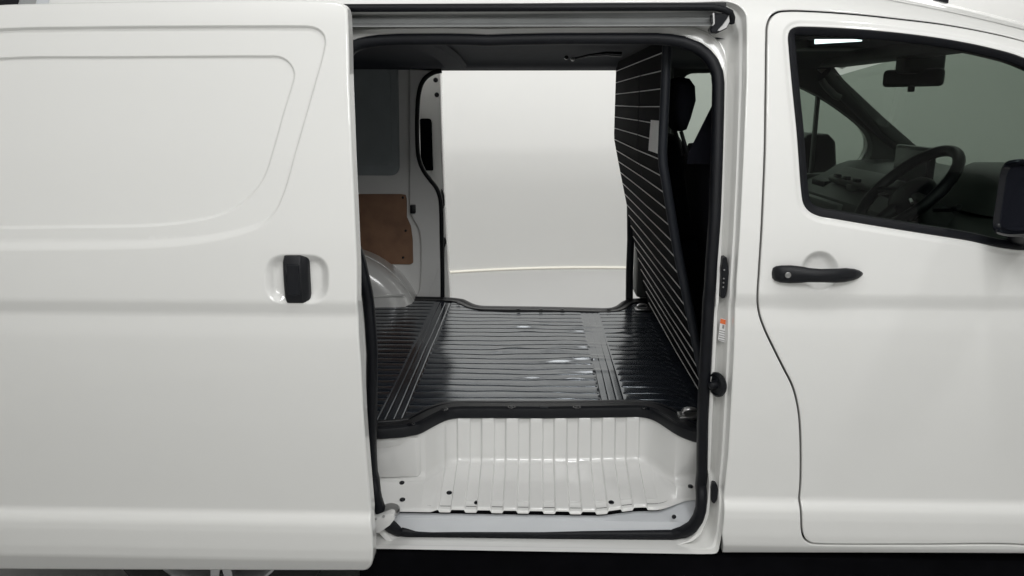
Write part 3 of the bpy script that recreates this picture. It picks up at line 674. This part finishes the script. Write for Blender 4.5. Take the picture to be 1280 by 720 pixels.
# scuff plate along the near step edge
xs = np.linspace(-.60, .56, 200); ypx = ypath(xs)
def scuff_rows(sign, yf, rows_):
    out = []
    tx = np.gradient(xs); ty = np.gradient(yf); L = np.hypot(tx, ty); nxx, nyy = -ty/L*sign, tx/L*sign      # pointing into the cargo floor
    for o, dz in rows_:
        out.append(np.stack([xs+nxx*o, yf+nyy*o, np.full_like(xs, ZF+dz)], 1))
    return out
prof_s = [(.068, -.004), (.066, .005), (.056, .0055), (.054, .002), (.046, .002), (.044, .006), (.016, .006), (.012, .0035), (.008, .006), (.003, .003), (0, -.006), (-.001, -.026), (.004, -.030)]
scuff = loft('scuff_plate', scuff_rows(1, ypx, prof_s), 'plastic', van, ang=25)
far_s = loft('scuff_plate', scuff_rows(-1, yfar(xs)+.0, [(.05, -.004), (.048, .005), (.03, .006), (.028, .003), (.022, .006), (.012, .010), (.004, .010), (0, .004), (-.002, -.03)]), 'plastic', van, ang=25, flip=True)
for px, py in [(514, 530.3), (555.5, 512), (639.5, 509), (721, 509.2), (807, 510.5)]:
    q = Wz(px, py, ZF+.0055); lathe('clip_cup', [(.013, 0), (.0125, .0012), (.0095, .0015), (.008, -.0005), (.004, .0008), (.0005, .001)], (q[0], q[1], q[2]), (0, 0, 1), 'gloss', scuff, n=18)
q = Wz(680, 509, ZF+.006); box('clip_tab', (q[0]-.012, q[1]-.010, q[2]-.001), (q[0]+.012, q[1]+.010, q[2]+.003), 'frame', scuff, bev=.001)
for px in (573, 648, 676, 703, 761):
    q = Wz(px, 386.2 if px > 600 else 379, ZF+.011); disc('clip_cup', tuple(q), (0, 0, 1), .010, .002, 'frame', far_s, n=12)
# tie-down rings
for (px, py) in ((803, 386), (862, 519)):
    q = Wz(px, py, ZF+.01); t = empty('tie_down', (q[0]-.6, q[1]-.98, q[2]), van); t.matrix_parent_inverse = Matrix()
    box('base_plate', (-.035, -.022, -.006), (.035, .022, .004), 'steel', t, bev=.003)
    tube('ring', [(.024*math.cos(a), .024*math.sin(a)*.3, .008+.014*abs(math.sin(a))) for a in np.linspace(0, 2*math.pi, 21)[:-1]], .004, 'steel', t, closed=True, up=(0, 0, 1), n=6)
    disc('bolt', (-.02, 0, .006), (0, 0, 1), .007, .005, 'steel', t, n=6)

# ---- step well: white corrugated riser and tread
def rib(x):
    u = ((x+.178)/.0765) % 1.0; s = smooth01((.31-np.abs(u-.5))/.085)
    return s*smooth01((x+.30)/.03)*(1-smooth01((x-.36)/.02))
def step_pt(x, t):
    """t 0..1 from the top of the riser to the front lip"""
    yp = ypath(x)+.012; yr = ypath(x)-.004
    yr = np.maximum(yr, np.maximum(.216, lip_y(x)+.03))
    z0 = ZF-.02; rf = .028
    rb = .0085*rib(x)
    if t < .45:
        k = t/.45; y = yp*(1-k)+(yr-.002)*k; z = z0+(TZ0+rf-z0)*k
        return np.stack([x, y-rb*smooth01(k/.12), np.full_like(x, 1)*z], -1)
    if t < .6:
        a = (t-.45)/.15*math.pi/2; y = yr-.002-rf*(1-math.cos(a)); z = TZ0+rf-rf*math.sin(a)
        return np.stack([x, y-rb*math.cos(a), z+rb*math.sin(a)+0*x], -1)
    k = (t-.6)/.4; y = (yr-.03)*(1-k)+lip_y(x)*k; zz = TZ0+(TZ1-TZ0)*k+.012*smooth01((x-.36)/.14)*k
    bar = .003*np.exp(-((k-.84)/.022)**2)*(1-rib(x))*smooth01((x+.25)/.05)*(1-smooth01((x-.36)/.02))
    return np.stack([x, y, zz+rb*(1-.0*k)+bar], -1)
sxs = np.linspace(-.56, .56, 720); ts = np.r_[np.linspace(0, .45, 16), np.linspace(.46, .6, 10), np.linspace(.62, .9, 22), np.linspace(.905, 1, 12)]
rows = [step_pt(sxs, t) for t in ts]
lipr = rows[-1].copy(); lipr[:, 1] -= .004; lipr[:, 2] -= .003; rows.append(lipr); l2 = lipr.copy(); l2[:, 2] -= .006; l2[:, 1] -= .001; rows.append(l2); l3 = l2.copy(); l3[:, 1] += .01; rows.append(l3)
step = loft('step_well', rows, 'inner', van, ang=60)
def hit_step(px, py):
    z = .38
    for _ in range(15):
        q = Wz(px, py, z); x = np.array([q[0]]); yr = float(np.maximum(np.maximum(ypath(x)-.004, .216), lip_y(x)+.03)[0])-.03; ly = float(lip_y(x)[0])
        k = np.clip((yr-q[1])/max(.02, yr-ly), 0, 1); z = TZ0+(TZ1-TZ0)*k+.0085*float(rib(x)[0])+.012*float(smooth01((x-.36)/.14)[0])*k
    return q
for px, py in [(502.5, 603.5), (500.5, 608.5), (503, 624.5), (561.5, 616), (596, 628.3), (764, 628), (839, 610.5), (844, 615.5), (863, 608)]:
    q = hit_step(px, py); disc('drain_plug', (q[0], q[1], q[2]+.0005), (0, -.15, 1), .0085, .0025, 'gloss', van, n=18)
q = W(842.5, 646, .094); disc('drain_plug', tuple(q), (0, -1, .1), .0065, .002, 'gloss', van, n=16)
q = W(466, 587, .13); disc('drain_plug', tuple(q), (.2, -1, 0), .007, .003, 'gloss', van, n=16)
# pressed panel on the left cheek of the step
plate('step_panel', [(-.490, .188), (-.346, .200), (-.330, .228), (-.490, .228)], 'inner', van, 2, .418, .548, bev=.006, seg=2)

# ---- headliner and far header
rows = []
for y, z in [(.20, 1.685), (.23, 1.698), (.4, 1.712), (.8, 1.722), (1.2, 1.720), (1.55, 1.706), (1.60, 1.690), (1.62, 1.680), (1.76, 1.676), (1.80, 1.672), (1.82, 1.70)]:
    rows.append([(x, y, z) for x in np.linspace(-1.93, 1.34, 40)])
loft('headliner', rows, 'liner', van, ang=50)
for x_ in (-1.05, -.35):
    loft('roof_bow', [[(x_-.05, y, z-.004) for y, z in ((.16, 1.690), (.5, 1.712), (.9, 1.718), (1.3, 1.712), (1.6, 1.69))], [(x_-.04, y, z-.020) for y, z in ((.16, 1.690), (.5, 1.712), (.9, 1.718), (1.3, 1.712), (1.6, 1.69))], [(x_+.04, y, z-.020) for y, z in ((.16, 1.690), (.5, 1.712), (.9, 1.718), (1.3, 1.712), (1.6, 1.69))], [(x_+.05, y, z-.004) for y, z in ((.16, 1.690), (.5, 1.712), (.9, 1.718), (1.3, 1.712), (1.6, 1.69))]], 'liner', van)
a_ = W(708, 72, 1.1); b_ = W(716, 73.8, 1.1); c_ = W(758, 67, 1.1); d_ = W(777, 68, 1.1)
gr = tube('grab_rod', [tuple(b_), tuple((b_+c_)/2+np.array([0, 0, .004])), tuple(c_), tuple(d_)], [.004, .005, .008, .010], 'gloss', van, n=8)
for p in (a_, b_): disc('rod_bolt', tuple(p), (0, -1, 0), .008, .012, 'steel' if p is b_ else 'gloss', gr, n=10)

# ---- far inner wall: quarter panel, pillar, hardboard, wheel arch, seal
FY = 1.75
seal_px = [(552, 88.5), (543, 90.5), (533, 96.5), (527, 105), (523.5, 118), (522, 135), (521.5, 155), (522.5, 190), (525, 203), (530, 214), (538, 225), (545.5, 235), (549.5, 245), (551.2, 256), (552.3, 300), (553.2, 345), (553.2, 380)]
sealf = np.array([W(px, py, FY-.02) for px, py in seal_px]); sealc = catmull(sealf, 6)
tube('door_seal', sealc, .0105, 'seal', van, up=(0, 1, 0), n=10)
def xz(L, y): return [tuple(W(px, py, y)[[0, 2]]) for px, py in L]
pil_l = [(511.5, 86), (511.5, 180), (512, 262), (514, 270), (522, 284), (524.8, 294), (525.5, 345), (524, 362), (519, 376), (518, 395)]
pil = catmull(xz(pil_l, FY-.01), 4)
pill_poly = np.vstack([pil, np.array(xz([(548, 400)], FY)), catmull(xz(seal_px[::-1], FY-.012), 4)])
flat = lambda yv: (lambda x, z: np.full_like(x, yv))
mk = lambda name, P, y, m, r=.006, d=.03, par=van, res=.03: skin(name, np.array(P), [], flat(y), res, m, par, r=r, depth=d, step=.01)
mk('door_pillar', pill_poly, FY-.014, 'inner', r=.010, d=.05)
qp = [(-1.93, .55), (-.50, .55), (-.50, 1.12), (-.545, 1.25), (-.545, 1.70), (-1.93, 1.70)]
quarter = mk('quarter_panel', qp, FY+.02, 'inner', r=.004, d=.02)
dp = fillet([(-1.8, 1.185, .05), (float(W(499, 219, FY)[0]), 1.185, .05), (float(W(497, 80, FY)[0]), 1.72, .05), (-1.8, 1.72, .05)], 6)
dpan = mk('window_blank', dp, FY+.006, 'panel', r=.012, d=.02)
dp2 = fillet([(-1.75, 1.235, .05), (float(W(490, 210, FY)[0]), 1.235, .05), (float(W(488, 86, FY)[0]), 1.685, .05), (-1.75, 1.685, .05)], 6)
mk('blank_recess', dp2, FY+.000, 'panel', r=.006, d=.01, par=dpan)
hbd = [(-1.8, 1.092)]+xz([(500, 243), (506.5, 244), (507.8, 250), (508, 272), (513, 283), (515.2, 300), (515.8, 329), (513, 331)], FY-.0)+[(-1.8, .75)]
hbp = mk('hardboard_panel', hbd, FY+.008, 'board', r=.003, d=.012)
for px, py in ((503.5, 247), (507, 288.5), (504, 322)): disc('screw', tuple(W(px, py, FY+.006)), (0, -1, 0), .006, .003, 'gloss', hbp, n=10)
jb = W(516, 261.5, FY-.03); box('panel_clip', (jb[0]-.012, FY-.04, jb[2]-.02), (jb[0]+.012, FY-.01, jb[2]+.02), 'plastic', van, bev=.003)
# seam lines on the pillar, pressed beads
def bead(L, y, rad=.004, m='inner'): return tube('pressed_bead', catmull([W(px, py, y) for px, py in L], 5), rad, m, van, n=8)
bead([(527, 322), (551, 322.2)], FY-.012, .0025); bead([(549, 335), (543, 350), (538, 362), (536.5, 376)], FY-.012, .003)
# wheel arch: rounded dome on the floor against the wall
def wheel_arch(fy):
    rows = []; cx, cz, rx, rz = -.945, .40, .405, .44
    for off, s in [(1.80, 1.0), (1.70, 1.0), (1.64, .995), (1.60, .975), (1.57, .94), (1.552, .89), (1.545, .80), (1.543, .5), (1.543, .05)]:
        rows.append([(cx+rx*s*math.cos(a), fy(off), cz+rz*s*math.sin(a)) for a in np.linspace(-.1, math.pi+.1, 40)])
    return loft('wheel_arch', rows, 'inner', van, ang=60)
tube('pressed_bead', [(-.945+.40*math.cos(a), 1.66, .40+.437*math.sin(a)) for a in np.linspace(.35, 2.6, 30)], .006, 'inner', van, n=8)
tube('pressed_bead', [(x_, 1.5435, .655+.02*math.sin((x_+.56)*6)) for x_ in np.linspace(-1.2, -.60, 16)], .005, 'inner', van, n=8)
wheel_arch(lambda y: y); wheel_arch(lambda y: 1.95-y)
# far sliding door, slid open outside the far wall
fdx = [W(552.5, 84, 2.06), W(554, 150, 2.06), W(557, 230, 2.06), (W(560.5, 300, 2.06)), W(565.5, 386, 2.06)]
fo = [(p[0], p[2]) for p in fdx]+[(fdx[-1][0], .34), (-1.55, .34), (-1.5, 1.75), (fdx[0][0], 1.75)]
far_door = plate('sliding_door', fo, 'inner', van, 1, 1.985, 2.07, bev=.012, seg=3)
fi = [(x-.012 if x > -1 else x, z) for x, z in fo]
dl = plate('window_trim', fillet([tuple(W(524, 148, 1.98)[[0, 2]])+(.02,), tuple(W(539.5, 148, 1.98)[[0, 2]])+(.02,), tuple(W(541.5, 213, 1.98)[[0, 2]])+(.004,), tuple(W(526, 213, 1.98)[[0, 2]])+(.004,)], 4), 'bulk', far_door, 1, 1.965, 1.985, bev=.004)
for px, py in ((544.5, 100), (546, 118.5)): disc('bolt', tuple(W(px, py, 1.984)), (0, -1, 0), .012, .006, 'gloss', far_door, n=12)
jl = plate('door_latch', [tuple(W(px, py, 1.98)[[0, 2]]) for px, py in [(551.5, 236), (554, 237), (556, 245), (556.5, 256), (554.5, 261), (552, 260)]], 'gloss', far_door, 1, 1.962, 1.984, bev=.002)
jl2 = plate('door_latch', [tuple(W(px, py, 1.98)[[0, 2]]) for px, py in [(553, 296), (557.5, 297), (558.5, 303), (556, 309), (555.5, 330), (553, 331)]], 'gloss', far_door, 1, 1.962, 1.984, bev=.002)
# far B pillar trim
tube('pillar_trim', [W(788, 230, 1.72), W(788.5, 300, 1.72), W(787, 340, 1.72), W(786.5, 379, 1.72)], .018, 'frame', van, n=10)

# ---- bulkhead behind the seats with its grid of wires
def bx(z): return .36+.185*np.clip((1.37-z)/(1.37-.585), 0, 1)**1.05
zsb = np.linspace(.60, 1.70, 40); ysb = np.linspace(.33, 1.66, 8)
def near_y(z): return np.interp(z, [.6, .9, 1.1, 1.3, 1.7], [.30, .31, .33, .31, .315])
rows = []
for z in zsb:
    y0 = float(near_y(z)); rows.append([(float(bx(z)), y0+(1.665-y0)*t, z) for t in np.linspace(0, 1, 8)])
bkF = [[(p[0]+.006, p[1], p[2]) for p in r] for r in rows]; bkB = [[(p[0]+.016, p[1], p[2]) for p in r] for r in rows]
ringsB = [a+b[::-1] for a, b in zip(bkF, bkB)]
bulkhead = loft('bulkhead', ringsB, 'bulk', van, closed=True)
for k in range(22):
    z = 1.6605-.0492*k; y0 = float(near_y(z)); sag = .004*math.sin(k*1.7)
    if z < .61: break
    far_y = 1.605 if z > .9 else 1.605-.10*(0.9-z)/.3
    tube('wire', [(float(bx(z)), y0-.004, z), (float(bx(z))-.001+sag*.3, y0+.5, z+sag*.5), (float(bx(z)), far_y, z)], .0017, 'wire', bulkhead, n=6, up=(0, 0, 1))
tube('wire', [(float(bx(z))-.003, .78, z) for z in np.linspace(1.64, 1.28, 8)], .0011, 'frame', bulkhead, n=6)
tube('frame_post', [(float(bx(z))+.002, float(near_y(z))-.026, z) for z in np.linspace(.60, 1.69, 30)], .0135, 'frame', bulkhead, n=12, up=(0, 1, 0))
qa, qb, qc, qd = [Wx(px, py, .352) for px, py in ((814, 150), (825, 151), (822.5, 192), (811, 188))]
pl = np.array([qa, qb, qc, qd]); make('paper_tag', np.vstack([pl, pl-np.array([.0015, 0, 0])]), [(0, 1, 2, 3), (7, 6, 5, 4), (0, 4, 5, 1), (1, 5, 6, 2), (2, 6, 7, 3), (3, 7, 4, 0)], 'tag', bulkhead)

# ---- seats
def blob(name, secs, m, parent, n=20, p=.6):
    """stack of superellipse sections: (x, y, z, hx, hy)"""
    rows = []
    for x, y, z, hx_, hy_ in secs:
        rows.append([(x+hx_*math.copysign(abs(math.cos(a))**p, math.cos(a)), y+hy_*math.copysign(abs(math.sin(a))**p, math.sin(a)), z) for a in np.linspace(0, 2*math.pi, n+1)[:-1]])
    return loft(name, rows, m, parent, closed=True, ang=60)
for sy in (.50, 1.35):
    seat = blob('seat', [(.66, sy, .98, .01, .05), (.645, sy, .99, .075, .20), (.64, sy, 1.02, .085, .235), (.60, sy, 1.15, .08, .24), (.565, sy, 1.28, .072, .235), (.545, sy, 1.36, .06, .21), (.540, sy, 1.395, .045, .17), (.540, sy, 1.405, .01, .05)], 'fabric', van)
    blob('headrest', [(.440, sy, 1.44, .008, .05), (.441, sy, 1.447, .014, .10), (.440, sy, 1.48, .026, .115), (.442, sy, 1.53, .036, .12), (.440, sy, 1.57, .034, .115), (.436, sy, 1.592, .022, .10), (.434, sy, 1.598, .005, .04)] if sy < 1 else
         [(.52, sy, 1.43, .012, .05), (.522, sy, 1.435, .03, .11), (.52, sy, 1.53, .044, .13), (.515, sy, 1.58, .02, .10), (.515, sy, 1.588, .005, .04)], 'fabric', seat)
    for dy in (-.05, .05): tube('headrest_rod', [(.47 if sy < 1 else .525, sy+dy, 1.36), (.442 if sy < 1 else .522, sy+dy, 1.44)], .006, 'plastic', seat, n=8)
    blob('seat_base', [(.82, sy, .62, .25, .23), (.82, sy, .80, .27, .25), (.84, sy, .92, .28, .25), (.85, sy, .98, .26, .23), (.85, sy, .99, .1, .1)], 'fabric', seat)
plate('seat_belt', [tuple(W(px, py, .29)[[0, 2]]) for px, py in [(896, 120), (896, 205), (858, 205), (861.5, 189)]], 'fabric', van, 1, .288, .292, bev=0)
box('pillar_trim', (.52, .19, .60), (.62, .24, 1.66), 'bulk', van, bev=.02)
box('pillar_trim', (.50, 1.70, .60), (.635, 1.84, 1.69), 'trim', van, bev=.02)

# ------------------------------------------------------------------ cab
cabwall = [(x, z) for x, z in [(.60, .40), (1.95, .40), (2.0, 1.12), (1.787, 1.29), (1.53, 1.49), (1.28, 1.69), (.60, 1.69)]]
fw2 = tri(far_win, -.012)
skin('cab_side_trim', np.array(cabwall), [fw2], flat(1.765), .05, 'trim', van, r=.01, depth=.06, step=.02)
box('window_post', tuple(W(1018, 160, 1.80)[[0, 1, 2]]-np.array([.0, .0, .30])), tuple(W(1026.5, 115, 1.80)+np.array([0, .03, .0])), 'trim', van, bev=.004)
# far door mirror seen through the far window
mf = [W(px, py, 2.05) for px, py in ((1000, 172), (1008, 166), (1032, 167), (1041, 176), (1042, 205), (1034, 219), (1004, 219), (999, 210))]
dmf = plate('door_mirror', [(p[0], p[2]) for p in mf], 'plastic', van, 1, 2.0, 2.2, bev=.02, seg=3)
# dashboard
dash_prof = [(1.22, .62), (1.24, 1.08), (1.255, 1.135), (1.30, 1.175), (1.37, 1.205), (1.43, 1.245), (1.48, 1.262), (1.60, 1.268), (1.80, 1.262), (2.06, 1.17), (2.06, .62)]
dash = loft('dashboard', [[(x, y, z) for x, z in dash_prof] for y in (.16, .3, .9, 1.5, 1.76)], 'trim', van, ang=28, flip=True)
# binnacle over the instruments
bin_ = blob('instrument_hood', [(1.43, .5, 1.20, .11, .20), (1.44, .5, 1.26, .115, .20), (1.46, .5, 1.31, .10, .185), (1.48, .5, 1.335, .075, .16), (1.49, .5, 1.342, .02, .06)], 'trim', dash)
box('glovebox_lid', (1.225, 1.20, 1.00), (1.262, 1.66, 1.125), 'trimlight', dash, bev=.012)
box('air_vent', (1.285, 1.52, 1.140), (1.36, 1.68, 1.19), 'plastic', dash, bev=.01)
box('dash_switch', tuple(W(1070, 234, 1.25)-np.array([.03, .03, .015])), tuple(W(1070, 234, 1.25)+np.array([.03, .03, .012])), 'trimlight', dash, bev=.006)
sc = W(1140, 208, .98); box('screen', (sc[0]-.01, sc[1]-.14, sc[2]-.06), (sc[0]+.015, sc[1]+.13, sc[2]+.075), 'plastic', dash, bev=.008)
box('screen_glass', (sc[0]-.0135, sc[1]-.125, sc[2]-.048), (sc[0]-.0095, sc[1]+.115, sc[2]+.062), 'screen', dash, bev=.001)
q = W(1062, 214, 1.30)+np.array([.035, 0, -.028]); box('dash_panel', (q[0]-.05, q[1]-.24, q[2]-.018), (q[0]+.05, q[1]+.20, q[2]+.014), 'trimlight', dash, bev=.012, seg=3, rot=Matrix.Rotation(R(-28), 3, 'Y').to_4x4())
for dy_ in (-.12, -.02, .08): box('dash_button', (q[0]-.062, q[1]+dy_-.018, q[2]-.006), (q[0]-.040, q[1]+dy_+.018, q[2]+.010), 'plastic', dash, bev=.004)
# steering wheel
wc = Vector(W(1133, 238, .52)); axis = Vector((-.72, 0, .695)).normalized(); u_ = Vector((0, 1, 0)); v_ = axis.cross(u_).normalized()
RW = .170
sw = tube('steering_wheel', [tuple(wc+u_*RW*math.cos(a)+v_*RW*math.sin(a)) for a in np.linspace(0, 2*math.pi, 49)[:-1]], .0175, 'plastic', van, closed=True, up=tuple(axis), n=12)
rows = []
for rr, hh in ((.085, -.035), (.088, -.005), (.078, .012), (.045, .022), (.002, .024)):
    rows.append([tuple(wc+u_*rr*1.05*math.cos(a)+v_*rr*.85*math.sin(a)+axis*(hh-.02)) for a in np.linspace(0, 2*math.pi, 25)[:-1]])
loft('hub', rows, 'plastic', sw, closed=True, ang=60)
for an in (R(8), R(172), R(270) if v_.z > 0 else R(90)):
    d_ = u_*math.cos(an)+v_*math.sin(an); tube('spoke', [tuple(wc+d_*.06-axis*.022), tuple(wc+d_*.12-axis*.012), tuple(wc+d_*RW)], [.024, .018, .012], 'plastic', sw, n=8, up=tuple(axis))
tube('steering_column', [tuple(wc-axis*.03), tuple(wc-axis*.26)], [.05, .06], 'trim', sw, up=(0, 1, 0))
for an, m_ in ((R(20), 'steel'), (R(160), 'steel')):
    d_ = u_*math.cos(an)+v_*math.sin(an); tube('spoke_trim', [tuple(wc+d_*.085+axis*.004), tuple(wc+d_*.12+axis*.006)], .005, m_, sw, n=6)
for s_ in (-1, 1): tube('column_stalk', [tuple(wc-axis*.09), tuple(wc-axis*.085+u_*s_*.12-v_*.02), tuple(wc-axis*.075+u_*s_*.17-v_*.03)], [.007, .007, .009], 'plastic', sw, n=8)
# rear-view mirror, sun visor, lamp
rc = W(1141, 97, .97)
rv = box('rear_view_mirror', (rc[0]-.018, rc[1]-.115, rc[2]-.032), (rc[0]+.018, rc[1]+.115, rc[2]+.030), 'plastic', van, bev=.016, seg=4, rot=Matrix.Rotation(R(30), 3, 'Z').to_4x4())
box('mirror_mount', (rc[0]-.05, rc[1]-.05, rc[2]+.012), (rc[0]+.09, rc[1]+.05, rc[2]+.09), 'plastic', rv, bev=.02, seg=3)
box('mirror_lever', (rc[0]-.012, rc[1]-.012, rc[2]-.05), (rc[0]+.008, rc[1]+.008, rc[2]-.028), 'plastic', rv, bev=.004)
box('windscreen_header', (1.25, .30, 1.678), (1.38, 1.66, 1.722), 'trim', van, bev=.012)
la, lb2, lc, ld = W(1021, 43, .62), W(1080, 47, .62), W(1080, 51, .62), W(1021, 54.5, .62)
ocp = box('overhead_lamp', (la[0]-.02, .64, min(ld[2], lc[2])-.012), (lb2[0]+.03, .80, la[2]+.012), 'plastic', van, bev=.008)
plate('lamp_lens', [(p[0], p[2]) for p in (la, lb2, lc, ld)], 'lamp', ocp, 1, .634, .641, bev=.001)
gb = [W(px, py, 1.70) for px, py in ((1027, 100), (1032, 108), (1044, 120), (1050, 122))]
tube('grab_handle', [tuple(p) for p in gb], .016, 'trimlight', van, n=8)
# cab floor and firewall
box('cab_floor', (.58, .12, .42), (2.0, 1.83, .50), 'trim', van, bev=.01)
box('cargo_floor', (-1.92, .36, .50), (.57, 1.55, .572), 'inner', van, bev=.005)

# everything under the van was authored in world coordinates
bpy.context.view_layer.update()
for o in list(van.children):
    if o.type == 'MESH': o.location = Vector(o.location)+VT
